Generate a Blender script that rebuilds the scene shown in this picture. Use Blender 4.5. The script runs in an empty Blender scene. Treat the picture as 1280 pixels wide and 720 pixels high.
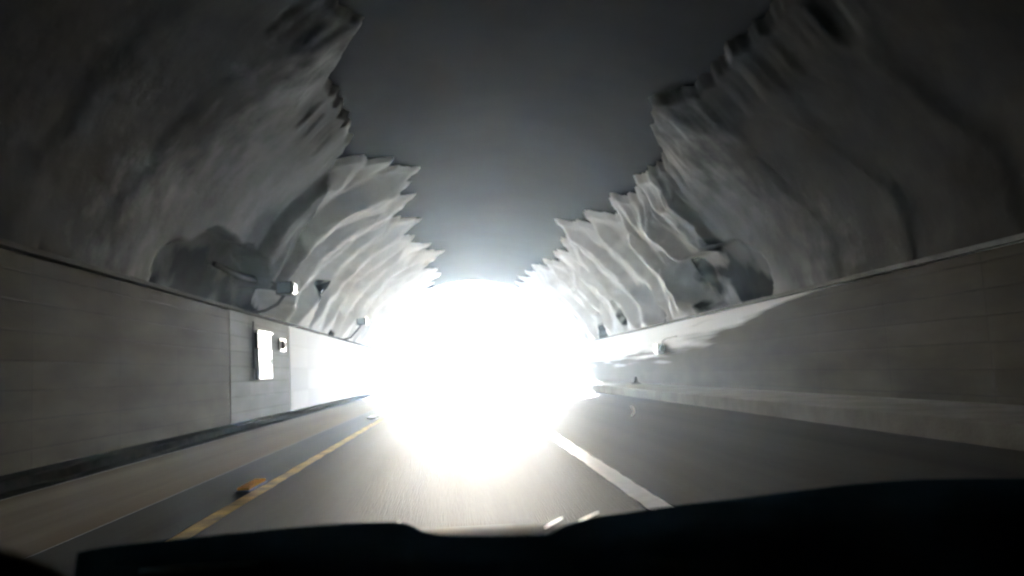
import bpy, bmesh, math, random
from mathutils import Vector, Matrix, noise
R = math.radians
random.seed(7)
S = bpy.context.scene
COL = S.collection

# ------------------------------------------------------------------ camera
CAM = Vector((0.0, 0.0, 1.2))
F = 1000.0                                   # focal length in photo pixels (1280 wide)
cd = bpy.data.cameras.new('camera')
cam = bpy.data.objects.new('camera', cd); COL.objects.link(cam); S.camera = cam
cd.sensor_width = 36; cd.lens = 36*F/1280; cd.clip_start = 0.05; cd.clip_end = 3000
fwd = Vector((575-640, -(466-360), -F)).normalized()     # where the tunnel axis runs in camera space
rho = R(2.5)
up = Vector((-math.sin(rho), math.cos(rho), 0)); up = (up - up.dot(fwd)*fwd).normalized()
rt = fwd.cross(up).normalized()
M = Matrix((rt, fwd, up))                    # rows: world axes seen by the camera
cam.matrix_world = Matrix.Translation(CAM) @ M.to_4x4()
cd.dof.use_dof = True; cd.dof.focus_distance = 2.2; cd.dof.aperture_fstop = 4.0

def ray(px, py):
    return M @ Vector((px-640, -(py-360), -F)).normalized()
def at_y(px, py, y):
    d = ray(px, py); return CAM + d*((y-CAM.y)/d.y)
def at_z(px, py, z):
    d = ray(px, py); return CAM + d*((z-CAM.z)/d.z)
def at_x(px, py, x):
    d = ray(px, py); return CAM + d*((x-CAM.x)/d.x)

# ------------------------------------------------------------------ world, sun, exposure
SUN_EL, SUN_AZ = R(13), R(-0.5)                # beyond the far mouth, a little left
w = bpy.data.worlds.new('World'); S.world = w; w.use_nodes = True
nt = w.node_tree; bg = nt.nodes['Background']
sky = nt.nodes.new('ShaderNodeTexSky'); sky.sky_type = 'NISHITA'; sky.sun_disc = False
sky.sun_elevation = SUN_EL; sky.sun_rotation = SUN_AZ; sky.dust_density = 1; sky.air_density = 1; sky.ozone_density = 4
nt.links.new(sky.outputs[0], bg.inputs[0]); bg.inputs[1].default_value = 0.15
sd = bpy.data.lights.new('sun', 'SUN'); sd.energy = 4.0; sd.angle = R(0.5); sd.color = (1, .99, .98)
sun = bpy.data.objects.new('sun', sd); COL.objects.link(sun)
to_sun = Vector((math.sin(SUN_AZ)*math.cos(SUN_EL), math.cos(SUN_AZ)*math.cos(SUN_EL), math.sin(SUN_EL)))
sun.rotation_euler = to_sun.to_track_quat('Z', 'Y').to_euler()
sun.location = (0, 200, 60)
S.view_settings.view_transform = 'Standard'; S.view_settings.look = 'None'
S.view_settings.gamma = 1; S.view_settings.use_curve_mapping = False
S.view_settings.exposure = 5.45
c = S.cycles
c.max_bounces = 8; c.diffuse_bounces = 4; c.glossy_bounces = 3; c.volume_bounces = 1
c.sample_clamp_indirect = 10; c.use_denoising = True
try: c.denoiser = 'OPENIMAGEDENOISE'
except Exception: pass

# ------------------------------------------------------------------ helpers
def tag(o, label=None, cat=None, group=None, kind=None):
    if label: o['label'] = label
    if cat: o['category'] = cat
    if group: o['group'] = group
    if kind: o['kind'] = kind
    return o
def link(name, bm, mat, parent=None, smooth=False):
    me = bpy.data.meshes.new(name)
    bmesh.ops.recalc_face_normals(bm, faces=bm.faces)
    bm.to_mesh(me); bm.free()
    if smooth:
        for p in me.polygons: p.use_smooth = True
    me.materials.append(mat)
    o = bpy.data.objects.new(name, me); COL.objects.link(o)
    if parent: o.parent = parent
    return o
def empty(name, loc, label, cat, group=None):
    o = bpy.data.objects.new(name, None); COL.objects.link(o); o.location = loc
    o.empty_display_size = .2
    return tag(o, label, cat, group)
def box(bm, x0, x1, y0, y1, z0, z1, bev=0):
    vs = [bm.verts.new((x, y, z)) for x in (x0, x1) for y in (y0, y1) for z in (z0, z1)]
    fs = [bm.faces.new([vs[i] for i in q]) for q in ((0,1,3,2),(4,6,7,5),(0,4,5,1),(2,3,7,6),(0,2,6,4),(1,5,7,3))]
    if bev:
        es = list({e for f in fs for e in f.edges})
        bmesh.ops.bevel(bm, geom=es, offset=bev, segments=2, affect='EDGES', profile=.6)
def grid(name, pts, mat, parent=None, smooth=True):
    """pts[i][j] a lattice of points -> one mesh"""
    n, m = len(pts), len(pts[0])
    me = bpy.data.meshes.new(name)
    vs = [tuple(p) for row in pts for p in row]
    fs = [(i*m+j, i*m+j+1, (i+1)*m+j+1, (i+1)*m+j) for i in range(n-1) for j in range(m-1)]
    me.from_pydata(vs, [], fs); me.update()
    for p in me.polygons: p.use_smooth = smooth
    me.materials.append(mat)
    o = bpy.data.objects.new(name, me); COL.objects.link(o)
    if parent: o.parent = parent
    return o
def tube(bm, pts, r, n=8, close=True):
    rings = []
    for i, p in enumerate(pts):
        p = Vector(p); a = Vector(pts[max(i-1, 0)]); b = Vector(pts[min(i+1, len(pts)-1)])
        t = (b-a).normalized(); u = t.orthogonal().normalized() if not rings else (pu - pu.dot(t)*t).normalized()
        pu = u; v = t.cross(u); rr = r[i] if isinstance(r, (list, tuple)) else r
        rings.append([bm.verts.new(p + (u*math.cos(k*2*math.pi/n) + v*math.sin(k*2*math.pi/n))*rr) for k in range(n)])
    for a, b in zip(rings, rings[1:]):
        for k in range(n): bm.faces.new((a[k], a[(k+1)%n], b[(k+1)%n], b[k]))
    bm.faces.new(rings[0][::-1]); bm.faces.new(rings[-1])
def interp(tab, x):
    if x <= tab[0][0]: return tab[0][1]
    for (a, b), (c_, d) in zip(tab, tab[1:]):
        if x <= c_: return b + (d-b)*(x-a)/max(c_-a, 1e-6)
    return tab[-1][1]

# ------------------------------------------------------------------ materials
def mat(name, c1, c2=None, scale=1.0, rough=.8, bump=0, bscale=8, metal=0, stretch=(1,1,1), spec=.3, c3=None):
    m = bpy.data.materials.new(name); m.use_nodes = True; n = m.node_tree.nodes; l = m.node_tree.links
    b = n['Principled BSDF']; b.inputs['Roughness'].default_value = rough; b.inputs['Metallic'].default_value = metal
    b.inputs['Specular IOR Level'].default_value = spec
    b.inputs['Base Color'].default_value = (*c1, 1)
    tc = n.new('ShaderNodeTexCoord'); mp = n.new('ShaderNodeMapping'); mp.inputs['Scale'].default_value = stretch
    l.new(tc.outputs['Object'], mp.inputs[0])
    if c2:
        nz = n.new('ShaderNodeTexNoise'); nz.inputs['Scale'].default_value = scale; nz.inputs['Detail'].default_value = 6
        nz.inputs['Roughness'].default_value = .6
        l.new(mp.outputs[0], nz.inputs['Vector'])
        cr = n.new('ShaderNodeValToRGB'); cr.color_ramp.elements[0].position = .35; cr.color_ramp.elements[1].position = .65
        cr.color_ramp.elements[0].color = (*c1, 1); cr.color_ramp.elements[1].color = (*c2, 1)
        if c3:
            e = cr.color_ramp.elements.new(.5); e.color = (*c3, 1)
        l.new(nz.outputs['Fac'], cr.inputs[0]); l.new(cr.outputs[0], b.inputs['Base Color'])
    if bump:
        n2 = n.new('ShaderNodeTexNoise'); n2.inputs['Scale'].default_value = bscale; n2.inputs['Detail'].default_value = 5
        l.new(mp.outputs[0], n2.inputs['Vector'])
        bp = n.new('ShaderNodeBump'); bp.inputs['Strength'].default_value = bump; bp.inputs['Distance'].default_value = .05
        l.new(n2.outputs['Fac'], bp.inputs['Height']); l.new(bp.outputs[0], b.inputs['Normal'])
    return m
def wall_mat(name, base, joint, course, panel, dirt):
    """lining blocks: courses and vertical joints by brick texture laid on (y, z), grime by noise"""
    m = bpy.data.materials.new(name); m.use_nodes = True; n = m.node_tree.nodes; l = m.node_tree.links
    b = n['Principled BSDF']; b.inputs['Roughness'].default_value = .9; b.inputs['Specular IOR Level'].default_value = .08
    tc = n.new('ShaderNodeTexCoord'); sp = n.new('ShaderNodeSeparateXYZ'); cb = n.new('ShaderNodeCombineXYZ')
    l.new(tc.outputs['Object'], sp.inputs[0]); l.new(sp.outputs['Y'], cb.inputs['X']); l.new(sp.outputs['Z'], cb.inputs['Y'])
    br = n.new('ShaderNodeTexBrick'); l.new(cb.outputs[0], br.inputs['Vector'])
    br.inputs['Scale'].default_value = 1; br.inputs['Brick Width'].default_value = panel; br.inputs['Row Height'].default_value = course
    br.inputs['Mortar Size'].default_value = .018; br.inputs['Mortar Smooth'].default_value = .3
    br.offset = 0
    br.inputs['Color1'].default_value = (*base, 1); br.inputs['Color2'].default_value = (*[v*.86 for v in base], 1)
    br.inputs['Mortar'].default_value = (*joint, 1)
    nz = n.new('ShaderNodeTexNoise'); nz.inputs['Scale'].default_value = .8; nz.inputs['Detail'].default_value = 7
    mp = n.new('ShaderNodeMapping'); mp.inputs['Scale'].default_value = (1, .5, 2.0)
    l.new(tc.outputs['Object'], mp.inputs[0]); l.new(mp.outputs[0], nz.inputs['Vector'])
    cr = n.new('ShaderNodeValToRGB'); cr.color_ramp.elements[0].position = .3; cr.color_ramp.elements[1].position = .7
    cr.color_ramp.elements[0].color = (*dirt, 1); cr.color_ramp.elements[1].color = (1, 1, 1, 1)
    l.new(nz.outputs['Fac'], cr.inputs[0])
    mx = n.new('ShaderNodeMixRGB'); mx.blend_type = 'MULTIPLY'; mx.inputs[0].default_value = 1
    l.new(br.outputs['Color'], mx.inputs[1]); l.new(cr.outputs[0], mx.inputs[2]); l.new(mx.outputs[0], b.inputs['Base Color'])
    bp = n.new('ShaderNodeBump'); bp.inputs['Strength'].default_value = .4; bp.inputs['Distance'].default_value = .02
    l.new(br.outputs['Fac'], bp.inputs['Height']); bp.invert = True; l.new(bp.outputs[0], b.inputs['Normal'])
    return m

def rock_mat():
    m = bpy.data.materials.new('blasted_rock'); m.use_nodes = True; n = m.node_tree.nodes; l = m.node_tree.links
    b = n['Principled BSDF']; b.inputs['Roughness'].default_value = .92; b.inputs['Specular IOR Level'].default_value = .08
    tc = n.new('ShaderNodeTexCoord')
    def nz(scale, detail=6, stretch=(1,1,1)):
        mp = n.new('ShaderNodeMapping'); mp.inputs['Scale'].default_value = stretch; l.new(tc.outputs['Object'], mp.inputs[0])
        x = n.new('ShaderNodeTexNoise'); x.inputs['Scale'].default_value = scale; x.inputs['Detail'].default_value = detail
        l.new(mp.outputs[0], x.inputs['Vector']); return x.outputs['Fac']
    def ramp(fac, *st):
        cr = n.new('ShaderNodeValToRGB'); el = cr.color_ramp.elements
        while len(el) < len(st): el.new(.5)
        for e, (p, c_) in zip(el, st): e.position = p; e.color = (*c_, 1)
        l.new(fac, cr.inputs[0]); return cr.outputs[0]
    def mask(attr, w_):      # attribute 0..1 broken up by noise, then a short ramp
        a = n.new('ShaderNodeAttribute'); a.attribute_name = attr
        ad = n.new('ShaderNodeMath'); ad.operation = 'MULTIPLY_ADD'; ad.inputs[1].default_value = w_
        l.new(nz(1.8, 6), ad.inputs[0]); l.new(a.outputs['Fac'], ad.inputs[2])
        sb = n.new('ShaderNodeMath'); sb.operation = 'SUBTRACT'; sb.inputs[1].default_value = w_*.5; l.new(ad.outputs[0], sb.inputs[0])
        k = {'cover_lit': .22, 'cover_hollow': .16}.get(attr, .06)
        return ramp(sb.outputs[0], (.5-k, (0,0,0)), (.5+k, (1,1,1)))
    def mix(f, a, c_):
        x = n.new('ShaderNodeMixRGB'); l.new(f, x.inputs[0]); l.new(a, x.inputs[1]); l.new(c_, x.inputs[2]); return x.outputs[0]
    dusty = ramp(nz(.45), (.32, (.12,.12,.113)), (.5, (.21,.208,.20)), (.68, (.33,.325,.31)))
    lime = ramp(nz(.7, 7), (.30, (.64,.63,.61)), (.46, (.78,.77,.75)), (.7, (.88,.87,.85)))
    hollow_dark = ramp(nz(1.5), (.35, (.012,.014,.016)), (.65, (.035,.038,.041)))  # darkest rock tone, laid over the hollows
    near_shade = ramp(nz(.6), (.32, (.02,.021,.019)), (.5, (.035,.035,.032)), (.68, (.055,.053,.048)))  # dimming of the near rock put into its colour
    col = mix(mask('cover_lit', .9), near_shade, dusty)
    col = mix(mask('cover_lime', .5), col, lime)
    col = mix(mask('cover_hollow', .7), col, hollow_dark)
    l.new(col, b.inputs['Base Color'])
    bp = n.new('ShaderNodeBump'); bp.inputs['Strength'].default_value = .28; bp.inputs['Distance'].default_value = .06
    l.new(nz(3.5, 6), bp.inputs['Height']); l.new(bp.outputs[0], b.inputs['Normal'])
    return m
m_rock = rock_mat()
m_crown = mat('dark_crown_lining', (.010,.012,.015), (.017,.020,.024), .25, .9, .2, 1.0, spec=.05)
m_asph = mat('asphalt', (.014,.015,.018), (.032,.032,.032), .8, .6, .25, 60, stretch=(1.6,.035,1), spec=.02)
m_shoulder = mat('worn_concrete_shoulder', (.08,.060,.036), (.13,.10,.065), .8, .85, .2, 30, stretch=(1.6,.06,1), spec=.05)
m_kerb = mat('kerb_concrete', (.11,.107,.10), (.17,.165,.155), 2, .9, .2, 20, spec=.08)
m_walk = mat('walkway_concrete', (.11,.105,.095), (.16,.152,.138), 1.2, .9, .2, 20, spec=.06)
m_gutter = mat('dark_gutter', (.020,.021,.022), (.035,.035,.035), 3, .95, .1, 20, spec=.0)  # dark tone of the left gutter strip and kerb
m_yellow = mat('worn_yellow_paint', (.18,.125,.04), (.64,.38,.06), 2.2, .6, .1, 40, spec=.1)
m_white = mat('worn_white_paint', (.74,.73,.71), (.86,.85,.83), 6, .35, .1, 40, spec=.8)
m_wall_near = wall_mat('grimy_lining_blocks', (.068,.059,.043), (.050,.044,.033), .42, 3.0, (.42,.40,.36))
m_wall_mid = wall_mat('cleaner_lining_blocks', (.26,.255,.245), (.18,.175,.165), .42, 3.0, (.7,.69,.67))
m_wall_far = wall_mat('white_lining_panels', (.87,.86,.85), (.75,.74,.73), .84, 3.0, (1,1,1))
def add_light_band(m):
    """light on the top of the right wall painted in as a white band, deeper away from the car and broken into streaks"""
    n = m.node_tree.nodes; l = m.node_tree.links; b = n['Principled BSDF']; old = b.inputs['Base Color'].links[0].from_socket
    tc = n.new('ShaderNodeTexCoord'); mp = n.new('ShaderNodeMapping'); mp.inputs['Scale'].default_value = (1, .06, 1.6)
    l.new(tc.outputs['Object'], mp.inputs[0])
    x = n.new('ShaderNodeTexNoise'); x.inputs['Scale'].default_value = 2.2; x.inputs['Detail'].default_value = 3; l.new(mp.outputs[0], x.inputs['Vector'])
    sp = n.new('ShaderNodeSeparateXYZ'); l.new(tc.outputs['Object'], sp.inputs[0])
    mr = n.new('ShaderNodeMapRange'); mr.inputs['From Min'].default_value = 16; mr.inputs['From Max'].default_value = 56; l.new(sp.outputs['Y'], mr.inputs['Value'])
    th = n.new('ShaderNodeValToRGB'); els = th.color_ramp.elements
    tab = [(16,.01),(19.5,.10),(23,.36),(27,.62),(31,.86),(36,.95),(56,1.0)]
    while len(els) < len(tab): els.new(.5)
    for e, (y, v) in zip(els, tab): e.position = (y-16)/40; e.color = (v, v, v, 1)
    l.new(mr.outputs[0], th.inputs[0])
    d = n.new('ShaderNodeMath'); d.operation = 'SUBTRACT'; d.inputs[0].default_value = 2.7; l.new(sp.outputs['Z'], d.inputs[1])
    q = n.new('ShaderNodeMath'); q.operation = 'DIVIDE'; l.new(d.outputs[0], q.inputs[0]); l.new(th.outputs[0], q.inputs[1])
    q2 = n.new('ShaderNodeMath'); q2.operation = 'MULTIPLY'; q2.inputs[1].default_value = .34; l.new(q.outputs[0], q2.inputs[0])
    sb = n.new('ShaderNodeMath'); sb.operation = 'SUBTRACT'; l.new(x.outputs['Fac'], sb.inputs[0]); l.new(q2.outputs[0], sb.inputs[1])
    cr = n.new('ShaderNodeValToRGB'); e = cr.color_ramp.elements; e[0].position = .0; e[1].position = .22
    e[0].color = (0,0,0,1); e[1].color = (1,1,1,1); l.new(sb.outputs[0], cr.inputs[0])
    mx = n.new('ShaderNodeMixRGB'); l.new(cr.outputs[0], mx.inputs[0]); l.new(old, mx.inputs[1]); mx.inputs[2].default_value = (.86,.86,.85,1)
    l.new(mx.outputs[0], b.inputs['Base Color'])
m_wall_right = wall_mat('grimy_lining_blocks_with_lit_band', (.068,.059,.043), (.050,.044,.033), .42, 3.0, (.42,.40,.36))
add_light_band(m_wall_right)  # puts the lit upper strip into the wall colour
m_dash = mat('dashboard_plastic', (.003,.008,.013), (.004,.010,.016), 30, .95, .1, 300, spec=.0)
m_body = mat('car_paint_grey', (.025,.029,.035), None, 1, .75, spec=.03)
m_black = mat('black_rubber', (.012,.012,.013), None, 1, .6)
m_chrome = mat('bright_metal', (.85,.85,.85), None, 1, .45, metal=.6)
m_grey = mat('painted_steel_grey', (.10,.105,.11), (.14,.145,.15), 5, .5)
m_lens = mat('pale_lamp_glass', (.35,.42,.48), None, 1, .15, spec=.6)
m_cab = mat('white_cabinet_enamel', (.80,.80,.78), (.86,.86,.85), 3, .4)
m_amber = mat('amber_reflector', (.60,.28,.02), None, 1, .3, spec=.6)
m_pale = mat('pale_reflector', (.85,.85,.84), None, 1, .3, spec=.6)
def translucent(m, col, f):
    n = m.node_tree.nodes; l = m.node_tree.links; b = n['Principled BSDF']; t = n.new('ShaderNodeBsdfTranslucent'); t.inputs[0].default_value = (*col, 1)
    x = n.new('ShaderNodeMixShader'); x.inputs[0].default_value = f; l.new(b.outputs[0], x.inputs[1]); l.new(t.outputs[0], x.inputs[2])
    l.new(x.outputs[0], n['Material Output'].inputs['Surface'])
for m_, c_ in ((m_amber, (1, .45, .04)), (m_pale, (.95, .95, .93))):
    m_.node_tree.nodes['Principled BSDF'].inputs['Specular IOR Level'].default_value = .05
    m_.node_tree.nodes['Principled BSDF'].inputs['Roughness'].default_value = .8
    translucent(m_, c_, .6)
m_trim = mat('dash_trim_silver', (.20,.22,.24), None, 1, .35, spec=.5)
m_earth = mat('pale_dry_earth', (.30,.31,.33), (.42,.43,.45), .05, .9, .3, 2)
m_cloth = mat('pale_sleeve', (.45,.42,.40), (.5,.47,.45), 20, .8)
m_coping = mat('sooty_coping', (.04,.039,.036), (.06,.058,.054), 2, .9, .2, 20, spec=.04)
m_conc = mat('portal_concrete', (.34,.33,.31), (.45,.44,.42), .6, .8, .3, 8)

# ------------------------------------------------------------------ tunnel layout
Y0, Y1 = -14.0, 64.0                 # modelled bore, the far mouth at Y1
XL, XR = -6.14, 8.26                 # lining walls
ZL, ZR = 3.2, 2.7                    # their tops
CX, A, ZS, B = 1.06, 7.75, 1.9, 6.5  # rock bore: centre, half width, spring height, rise
ZW = 0.30                            # right walkway
ZK = 0.14                            # left kerb
KX_R = 6.3                           # right kerb face
def bore(t, y, off=0.0):             # t: 0 at the left spring, pi at the right spring
    return Vector((CX - (A+off)*math.cos(t), y, ZS + (B+off)*math.sin(t)))
def hit_bore(px, py):
    d = ray(px, py)
    # solve ((x-CX)/A)^2+((z-ZS)/B)^2 = 1
    ox, oz = (CAM.x-CX)/A, (CAM.z-ZS)/B; dx, dz = d.x/A, d.z/B
    a = dx*dx+dz*dz; b = 2*(ox*dx+oz*dz); c_ = ox*ox+oz*oz-1
    s = (-b+math.sqrt(b*b-4*a*c_))/(2*a); p = CAM + d*s
    t = math.atan2((p.z-ZS)/B, -(p.x-CX)/A)
    return p.y, t
# ground sheets
def sheet(name, x0, x1, y0, y1, z, m, label=None, cat=None, ny=2, parent=None, kind='structure'):
    pts = [[(x0, y0+(y1-y0)*i/ny, z), (x1, y0+(y1-y0)*i/ny, z)] for i in range(ny+1)]
    o = grid(name, pts, m, parent, False)
    if parent is None: tag(o, label, cat, kind=kind)
    return o
g = sheet('ground', -170, 170, -60, 300, -.02, m_earth, 'pale open ground outside the far tunnel mouth', 'ground')
road = sheet('road', -3.25, KX_R, Y0-2, 240, 0, m_asph, 'dark worn asphalt roadway running to the bright exit', 'road')
sheet('shoulder', -5.35, -3.25, Y0-2, 240, .004, m_shoulder, 'lighter dusty strip beside the left lane', 'shoulder')
sheet('gutter', -5.72, -5.35, Y0-2, 240, .008, m_gutter, 'dark gutter strip under the left wall', 'gutter')
# painted lines, parts of the road
def line(name, x0, x1, y0, y1, m, z=.004, jag=.012):
    n = int((y1-y0)/.35); pts = []
    for i in range(n+1):
        y = y0+(y1-y0)*i/n
        pts.append([(x0+random.uniform(-jag, jag), y, z), (x1+random.uniform(-jag, jag), y, z)])
    return grid(name, pts, m, road, False)
line('yellow_line', -2.36, -2.20, Y0, 120, m_yellow)
line('white_line', 1.50, 1.72, Y0, 120, m_white)
bm = bmesh.new(); box(bm, XL-.4, -5.70, Y0-2, 120, -.3, .15, .03)
tag(link('kerb', bm, m_gutter), 'dark kerb at the foot of the left wall', 'kerb', kind='structure')
# right walkway with kerb face
bm = bmesh.new(); box(bm, KX_R, XR+.5, Y0-2, 120, -.3, ZW, .03)
wk = link('walkway', bm, m_walk); tag(wk, 'raised concrete walkway along the right wall', 'walkway', kind='structure')

# lining walls -------------------------------------------------------------
def wall_piece(name, x0, x1, y0, y1, z0, z1, m, parent):
    bm = bmesh.new(); box(bm, x0, x1, y0, y1, z0, z1, .015); return link(name, bm, m, parent)
lw = empty('lining_wall', (XL, 0, 0), 'low block lining wall on the left, grimy near and white towards the exit', 'wall')
lw_ = Vector(lw.location)
def put(o, p):
    o.location = -Vector(p.location); return o
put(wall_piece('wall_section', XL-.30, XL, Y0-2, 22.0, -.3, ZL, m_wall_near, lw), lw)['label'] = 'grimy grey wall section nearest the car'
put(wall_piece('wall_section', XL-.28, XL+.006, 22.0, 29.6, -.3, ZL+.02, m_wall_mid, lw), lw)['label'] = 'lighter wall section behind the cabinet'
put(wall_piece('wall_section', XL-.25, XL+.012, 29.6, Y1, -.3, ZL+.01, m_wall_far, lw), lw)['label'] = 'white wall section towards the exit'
put(wall_piece('coping', XL-.45, XL+.07, Y0-2, Y1, ZL+.025, ZL+.11, m_coping, lw), lw)
rw = empty('lining_wall', (XR, 0, 0), 'low block lining wall on the right with light painted in as a patchy top band', 'wall')
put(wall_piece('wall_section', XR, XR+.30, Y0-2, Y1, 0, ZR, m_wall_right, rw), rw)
put(wall_piece('coping', XR-.06, XR+.5, Y0-2, Y1, ZR+.004, ZR+.10, m_kerb, rw), rw)

# dark outer lining (crown) --------------------------------------------------
pts = []
ny = 90
for i in range(ny+1):
    y = Y0-2 + (Y1-Y0+2)*i/ny; row = []
    for j in range(65):
        t = math.pi*(j/64)
        p = bore(t, y, .14 + .75*(1-math.sin(t)) + .03*noise.noise(Vector((y*.15, t*3, 4))))
        row.append(p)
    row.insert(0, Vector((row[0].x, y, -.4))); row.append(Vector((row[-1].x, y, -.4)))
    pts.append(row)
cr = grid('tunnel_vault', pts, m_crown); tag(cr, 'smooth dark vault overhead between the pale ragged rock faces', 'tunnel roof')
# unseen cap behind the car, added to keep light out of the bore
bm = bmesh.new(); box(bm, CX-9.5, CX+9.5, Y0-3, Y0-1.99, -.4, 10.5)
bh = link('rear_light_block', bm, m_crown); tag(bh, 'unseen dark cap added behind the car to keep light out of the bore', 'light block', kind='structure')

# pale rock faces -----------------------------------------------------------
def saw(y, seed, t):
    """drill-and-blast rounds: profile widens towards the exit and then steps back in. returns 0..1"""
    yy = y + 1.1*noise.noise(Vector((t*2.2, seed, 0))) + .45*noise.noise(Vector((t*7, seed, 3)))
    L = 2.9
    k = math.floor(yy/L); ph = yy/L - k
    ph0 = .5*noise.noise(Vector((k*7.7, seed, 1)))
    amp = .55 + .45*noise.noise(Vector((k*3.3, seed+5, t*1.5)))
    v = min(ph/.86, 1) if ph < .86 else 1-(ph-.86)/.14
    return v*amp + ph0*.3
def edge_table(pix):
    tab = sorted(hit_bore(*p) for p in pix)
    return tab
L_EDGE = edge_table([(330,-120),(385,-30),(400,0),(447,42),(418,85),(405,112),(430,158),(436,178),(414,214),(448,206),
                     (470,212),(520,216),(486,240),(514,250),(484,270),(514,288),(492,302),(542,322),(516,336),(543,346),(530,360)])
R_EDGE = edge_table([(1060,-60),(960,40),(905,92),(870,122),(822,140),(820,180),(838,205),(808,232),(790,250),(775,270),(738,283),(704,290),(716,310),
                     (700,335),(680,340),(660,354),(655,366)])
hollows_L = [  # y, t, ry, rt, depth
    (21.0, .30, 3.6, .17, 1.1), (26.5, .24, 2.6, .12, .9), (33, .50, 1.0, .10, .5), (40, .3, 1.0, .12, .5)]
hollows_R = [(24.5, .26, 3.2, .19, 1.3), (27.6,.36, 1.1, .16, .8), (33.5, .25, 1.5, .18, .9), (46, .2, 1.3, .16, .8), (40, .34, .8, .12, .5)]
def rock(side):
    seed = 11 if side < 0 else 37
    tab = L_EDGE if side < 0 else R_EDGE
    hol = hollows_L if side < 0 else hollows_R
    zt = (ZL if side < 0 else ZR) - .3
    t0 = math.asin((zt-ZS)/B)
    n = 760; m = 96; pts = []; mats = []
    for i in range(n+1):
        y = Y0 - 1.5 + (Y1-Y0+1.5)*i/n
        e = interp(tab, y)
        if side > 0: e = math.pi - e
        e += .035*noise.noise(Vector((y*1.3, seed, 8))) + .02*noise.noise(Vector((y*4, seed, 9)))
        ph = ((y + .8*noise.noise(Vector((y*.6, seed, 2))))/3.6) % 1.0
        e += interp([(23, 0), (27, .15), (60, .18)], y)*(ph-.5)
        ph2 = ((y + .5*noise.noise(Vector((y*1.1, seed, 6))))/1.15) % 1.0
        e += interp([(17, .0), (26, .05), (60, .09)], y)*((ph2 if ph2 < .8 else (1-ph2)*4)-.5)*(.6+.8*noise.noise(Vector((y*.7, seed, 5))))
        far = interp([(21.5, .05), (24.5, 1)], y)
        row = []
        for j in range(m+1):
            s = j/m; t = t0 + (e-t0)*s
            o = -.20 + .8*far*(saw(y, seed, t)-.45)
            q = bore(t if side < 0 else math.pi-t, y)
            o += far*.24*noise.fractal(q*.28, 1.0, 2.0, 4) + far*.07*noise.fractal(q*1.3, 1.0, 2.0, 3)
            # ragged ribs running down the face
            o += far*.10*noise.noise(Vector((y*1.7, t*1.2, seed)))
            for (hy, ht, ry, rtt, dp) in hol:
                if abs(y-hy) > 2*ry: continue
                d2 = ((y-hy)/ry)**2 + ((t-ht)/rtt)**2 + .5*noise.noise(q*.9)
                if d2 < 1.4:
                    o += dp*max(0, min(1, (1.4-d2)/.5))
            w_ = max(0, min(1, (e-t)/.16)); w_ = w_*w_*(3-2*w_)
            o = min(o*w_ + .04*(1-w_), .08 + .72*(1-math.sin(t)))
            p = bore(t if side < 0 else math.pi-t, y, o)
            if p.z < zt + 1.6:      # keep the foot of the face behind the lining wall
                lim = .12 + max(0, (zt+.5-p.z))*.1
                if side < 0: p.x = min(p.x, XL - lim + max(0, p.z-zt-.5)*.9)
                else: p.x = max(p.x, XR + lim - max(0, p.z-zt-.5)*.9)
            row.append(p)
        # broken lip turning back to the dark lining
        last_o = o
        for k in (1, 2, 3):
            t = e + .012*k
            row.append(bore(t if side < 0 else math.pi-t, y, last_o + (.24-last_o)*k/3))
        pts.append(row)
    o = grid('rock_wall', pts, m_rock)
    return o
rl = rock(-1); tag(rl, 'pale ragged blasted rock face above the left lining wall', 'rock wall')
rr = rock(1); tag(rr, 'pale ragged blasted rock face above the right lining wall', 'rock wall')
def brk(a, b):
    (ya, ta), (yb, tb) = hit_bore(*a), hit_bore(*b)
    if ta > math.pi/2: ta, tb = math.pi-ta, math.pi-tb
    print('break', ya, ta, yb, tb)
    return lambda t: ya + (yb-ya)*max(-.2, min(1.3, (t-ta)/(tb-ta)))
BRK = {-1: brk((416,216), (362,310)), 1: brk((812,232), (900,330))}
# where the white spray starts, the painted near shade ends, and hollows go dark
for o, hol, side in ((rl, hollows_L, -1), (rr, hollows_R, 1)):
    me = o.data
    al = me.attributes.new('cover_lime', 'FLOAT', 'POINT'); ab = me.attributes.new('cover_hollow', 'FLOAT', 'POINT'); ac = me.attributes.new('cover_lit', 'FLOAT', 'POINT'); vc = []
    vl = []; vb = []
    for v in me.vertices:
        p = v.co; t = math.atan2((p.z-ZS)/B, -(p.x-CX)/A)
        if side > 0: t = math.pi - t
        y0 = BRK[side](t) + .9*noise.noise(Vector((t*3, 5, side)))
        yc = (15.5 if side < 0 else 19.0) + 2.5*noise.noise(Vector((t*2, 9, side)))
        vc.append(max(0, min(1, .5 + (p.y-yc)*.13)))  # soft fade out of the shade painted on the near rock
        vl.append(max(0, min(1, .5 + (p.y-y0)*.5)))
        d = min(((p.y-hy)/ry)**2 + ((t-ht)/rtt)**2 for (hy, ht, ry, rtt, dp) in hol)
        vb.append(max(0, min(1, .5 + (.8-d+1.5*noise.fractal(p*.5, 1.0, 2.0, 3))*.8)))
    al.data.foreach_set('value', vl); ab.data.foreach_set('value', vb); ac.data.foreach_set('value', vc)

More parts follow.
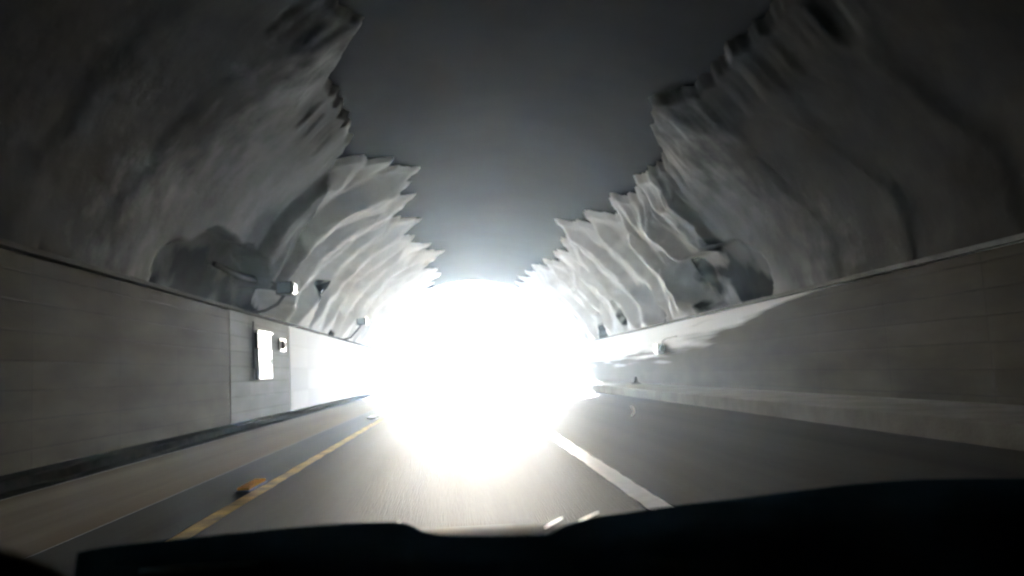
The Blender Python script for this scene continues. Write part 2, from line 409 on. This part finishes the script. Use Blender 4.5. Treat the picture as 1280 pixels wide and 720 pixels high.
# far mouth: concrete headwall with the bore cut through ----------------------
def arch(off, n=40):
    ps = [(CX-(A+off), 0)] + [(CX-(A+off)*math.cos(math.pi*k/n), ZS+(B+off)*math.sin(math.pi*k/n)) for k in range(n+1)] + [(CX+(A+off), 0)]
    return ps
inn = arch(.2); bm = bmesh.new()
for y in (Y1, Y1+1.4):
    pass
def outer(p):
    x, z = p; dx, dz = x-CX, z-2.0
    s = min(30/abs(dx) if abs(dx) > 1e-6 else 1e9, (18/dz) if dz > 1e-6 else 1e9)
    return (CX+dx*s, 2.0+dz*s) if dz > 0 else (CX+math.copysign(30, dx), 0)
ou = [outer(p) for p in inn]
rings = {}
for key, ps, y in (('if', inn, Y1-.3), ('of', ou, Y1-.3), ('ib', inn, Y1+1.4), ('ob', ou, Y1+1.4)):
    rings[key] = [bm.verts.new((x, y, z-.3 if z == 0 else z)) for x, z in ps]
for a_, b_ in (('if','of'), ('of','ob'), ('ob','ib'), ('ib','if')):
    for k in range(len(inn)-1):
        bm.faces.new((rings[a_][k], rings[a_][k+1], rings[b_][k+1], rings[b_][k]))
po = link('tunnel_portal', bm, m_conc); tag(po, 'arched concrete mouth of the tunnel at the blinding exit', 'tunnel portal')

# hills beyond ---------------------------------------------------------------
pts = []
for i in range(41):
    a = -1.5 + 3.0*i/40; row = []
    for j in range(8):
        rr_ = 130 + j*9
        h = (math.sin(j/7*math.pi))*(11+9*noise.noise(Vector((a*2.2, j*.3, 1))))*(1 if abs(a) > .12 else .5)
        row.append((rr_*math.sin(a), 82+rr_*math.cos(a), h-.5))
    pts.append(row)
hl = grid('hills', pts, m_earth); tag(hl, 'low pale hills beyond the tunnel mouth', 'hills', kind='structure')

# ------------------------------------------------------------------ wall fixtures, left
def lamp(px, py, label):
    p = at_x(px, py, XL+.95)
    root = empty('wall_floodlight', p, label, 'floodlight', 'floodlights bracketed above the left wall')
    bm = bmesh.new(); box(bm, -.24, .26, -.32, .30, -.20, .20, .04)
    for k in range(5): box(bm, -.20, .22, .30, .36, -.17+k*.075, -.13+k*.075)
    link('housing', bm, m_grey, root)
    bm = bmesh.new(); box(bm, -.18, .20, -.365, -.322, -.15, .15, .015)
    link('lens', bm, m_lens, root)
    bm = bmesh.new(); box(bm, .262, .30, -.22, .20, -.13, .15, .01)
    link('side_cover', bm, m_lens, root)
    bm = bmesh.new(); zb = ZL+.1-p.z
    tube(bm, [(-.05, .05, -.18), (-.25, .02, -.45), (-.62, 0, zb+.08), (-1.05, 0, zb)], .055, 8)
    tube(bm, [(-.2, .05, .1), (-.7, .1, .42), (-1.4, .1, .6)], .04, 8)
    link('bracket', bm, m_grey, root)
    return root
lamp(357, 361, 'grey floodlight above the white wall cabinet, nearer to the car')
lamp(452, 402, 'small grey floodlight further along the left wall in the glare')
# cable duct hanging on the rock left of the lamp
bm = bmesh.new()
q = [at_x(268, 330, XL-.1), at_x(300, 345, XL-.05), at_x(330, 352, XL+.1), at_x(345, 358, XL+.35)]
tube(bm, q, [.07, .12, .10, .05], 8); o = link('cable_duct', bm, m_black, smooth=True)
tag(o, 'dark cable duct running over the rock to the nearer floodlight', 'cable duct')
# white cabinet
p = at_x(327, 474, XL); d = at_x(327, 414, XL)
root = empty('emergency_cabinet', (XL+.02, p.y, p.z), 'tall white emergency cabinet on the left wall under the floodlight', 'cabinet')
H = d.z-p.z
bm = bmesh.new(); box(bm, 0, .12, -.85, .85, 0, H*.6, .02); link('door', bm, m_cab, root)
bm = bmesh.new(); box(bm, 0, .10, -.85, .85, H*.625, H*.94, .02); link('hood', bm, mat('hood_grey', (.02,.02,.022), None, 1, .5), root)
bm = bmesh.new(); box(bm, 0, .14, -.95, .95, H*.945, H*.99, .01); link('roof_plate', bm, m_cab, root)
bm = bmesh.new(); tube(bm, [(.135, .7, H*.3), (.135, .7, H*.42)], .014, 6); link('handle', bm, m_grey, root)
bm = bmesh.new(); tube(bm, [(.03, -1.1, H*.2), (.03, -1.12, H*1.15)], .03, 6); link('conduit', bm, m_grey, root)
p = at_x(349, 431, XL)
root = empty('alarm_bell', (XL+.02, p.y, p.z), 'small round dark alarm bell on a pale plate right of the white cabinet', 'alarm bell')
bm = bmesh.new(); box(bm, .0, .04, -.1, .8, -.22, .22, .01); link('back_plate', bm, m_cab, root)
bm = bmesh.new(); tube(bm, [(.045, .2, 0), (.10, .2, 0), (.15, .2, 0), (.17, .2, 0)], [.15, .15, .10, .03], 16); link('gong', bm, m_grey, root, True)
# right wall box
p = at_x(828, 436, XR)
root = empty('junction_box', (XR-.02, p.y, p.z), 'small white junction box with dark side on the right wall', 'junction box')
bm = bmesh.new(); box(bm, -.26, -.01, -.30, .25, -.20, .20, .03); link('casing', bm, m_cab, root)
bm = bmesh.new(); box(bm, -.20, -.01, -.55, -.302, -.12, .14, .02); link('connector', bm, m_grey, root)
bm = bmesh.new(); tube(bm, [(-.08, -.4, .13), (-.08, -.5, .30), (-.05, -.9, .38), (-.05, -2.5, .4)], .025, 6); link('cable', bm, m_grey, root)
# marker on the walkway
p = at_x(795, 482, XR-.35)
root = empty('marker_post', (p.x, p.y, ZW), 'short dark marker post on the right walkway by the wall foot', 'marker post')
bm = bmesh.new(); tube(bm, [(0,0,.05), (0,0,.30), (0,0,.34)], [.09, .06, .03], 10); link('post', bm, m_black, root, True)
bm = bmesh.new(); box(bm, -.20, .20, -.15, .15, 0, .06, .015); link('base', bm, m_black, root)

# ------------------------------------------------------------------ reflectors on the road
def stud(px, py, label, m, size, length):
    p = at_z(px, py, .02)
    root = empty('road_stud', (p.x, p.y, .004), label, 'road stud', 'road studs along the yellow line')
    bm = bmesh.new(); box(bm, -size*.6, size*.6, -length*.5, length*.5, 0, .016, .005); link('base', bm, m_grey, root)
    bm = bmesh.new(); box(bm, -size*.5, size*.5, -length*.46, length*.46, .017, .045, .01); link('reflector', bm, m, root)
stud(315, 607, 'long amber reflective stud on the yellow line, nearest the car', m_amber, .13, .85)
stud(466, 522, 'pale reflective stud far along the yellow line', m_pale, .22, 1.0)
p = at_z(788, 520, .0)
bm = bmesh.new(); a0 = []
for k in range(13):
    a = R(-80+160*k/12); a0.append((.09*math.cos(a), 0, .11+.11*math.sin(a)))
tube(bm, a0, [.008+.022*math.sin(math.pi*k/12) for k in range(13)], 6)
o = link('crescent_scrap', bm, m_pale, smooth=True); o.location = (p.x, p.y, .005)
tag(o, 'tiny white crescent-shaped scrap lying right of the white line', 'scrap')

# ------------------------------------------------------------------ the car one looks out of
car = empty('car', (0.2, .3, 0), 'dark car interior seen from behind its dashboard, bonnet glinting beyond', 'car')
def off(o): o.location = -Vector(car.location); return o
# dashboard: contour of its front edge, lofted back towards the viewer
cont = [(97,691),(112,687),(160,680),(240,672),(320,664),(400,656),(460,653),(498,652),(514,656),(526,665),(560,669),(620,671),(686,670),(694,664),
        (706,656),(735,648),(800,638),(860,630),(930,622),(1000,613),(1070,605),(1130,600),(1200,598),(1300,598),(1400,600)]
ys = .78; rows = []
front = [at_y(x, y, ys) for x, y in cont]
sub = []
for a_, b_ in zip(front, front[1:]):
    for k in range(4): sub.append(a_.lerp(b_, k/4))
sub.append(front[-1])
for _ in range(2):
    sub = [sub[0]]+[(sub[i-1]+sub[i]*2+sub[i+1])/4 for i in range(1, len(sub)-1)]+[sub[-1]]
prof = [(.10,-.16),(.05,-.05),(.02,-.010),(0,0),(-.02,.0015),(-.06,.004),(-.12,.006),(-.20,.004),(-.28,-.010),(-.34,-.05),(-.38,-.2)]
for p in sub:
    rows.append([Vector((p.x*(1+(.95*min(dy, 0)/p.y if p.x < 0 else 0)), p.y+dy, p.z+dz)) for dy, dz in prof])
off(grid('dashboard', rows, m_dash, car))
# silver trim strip on the dash
bm = bmesh.new(); q = [at_y(x, y, .62) for x, y in ((175,714),(230,711),(300,708),(385,703))]
tube(bm, q, [.0012,.0022,.0022,.001], 6); off(link('trim_strip', bm, m_trim, car, True))
# bonnet edge and wiper parts
rows = []
for i in range(41):
    x = -0.55 + 1.5*i/40; row = []
    for k in range(9):
        y = 1.02 + .06*k
        base = at_y(520+(x+.1)*400, 667 - 2.5*math.sin(i/40*math.pi), 1.3).z
        row.append(Vector((x, y, base - .9*(y-1.3)**2 - .02*abs(x-.1))))
    rows.append(row)
off(grid('bonnet', rows, m_body, car))
def wiper(pa, pb, r, dz=0.0):
    z = at_y(*pa, .80).z + dz; a_, b_ = at_z(*pa, z), at_z(*pb, z)
    u = (b_-a_).normalized(); v = Vector((u.y, -u.x, 0))
    bm = bmesh.new(); prof_ = [(-1, 0), (-.7, .5), (0, .8), (.7, .5), (1, 0), (0, -.3)]
    rings_ = []
    for k in range(9):
        p = a_.lerp(b_, k/8); q = r*(math.sin(math.pi*(k+.6)/9.2)**.6)
        rings_.append([bm.verts.new(p + v*(x*q) + Vector((0, 0, h*q*.6))) for x, h in prof_])
    for A_, B_ in zip(rings_, rings_[1:]):
        for k in range(6): bm.faces.new((A_[k], A_[(k+1)%6], B_[(k+1)%6], B_[k]))
    bm.faces.new(rings_[0]); bm.faces.new(rings_[-1][::-1])
    arm = off(link('wiper_arm', bm, m_chrome, car, True))
    bm = bmesh.new(); tube(bm, [a_+Vector((0, .004, -.006)), b_+Vector((0, .004, -.006))], r*.5, 6)
    link('blade', bm, m_black, arm)
wiper((681,660), (703,647), .0020, .001)
wiper((718,655), (748,640), .0022, .001)
wiper((482,656), (500,653), .0022, .001)
# steering wheel rim at the lower left and the sleeve behind it
bm = bmesh.new(); cpt = at_y(-75, 880, .45); pts_ = []
for k in range(40):
    a = R(200-220*k/39); pts_.append(Vector((cpt.x+.095*math.cos(a), .45-.02*math.sin(a), cpt.z+.078*math.sin(a))))
tube(bm, pts_, .0075, 10); off(link('steering_wheel', bm, m_black, car, True))

# ------------------------------------------------------------------ haze
bm = bmesh.new(); box(bm, -175, 175, -65, 305, -1.0, 24)
hm = bpy.data.materials.new('haze'); hm.use_nodes = True; n = hm.node_tree.nodes; l = hm.node_tree.links
n.remove(n['Principled BSDF']); pv = n.new('ShaderNodeVolumePrincipled')
pv.inputs['Color'].default_value = (.64, .81, 1, 1); pv.inputs['Density'].default_value = .0011; pv.inputs['Anisotropy'].default_value = .78
l.new(pv.outputs[0], n['Material Output'].inputs['Volume'])
hz = link('haze', bm, hm); tag(hz, 'thin bright haze filling the tunnel', 'haze', kind='stuff')
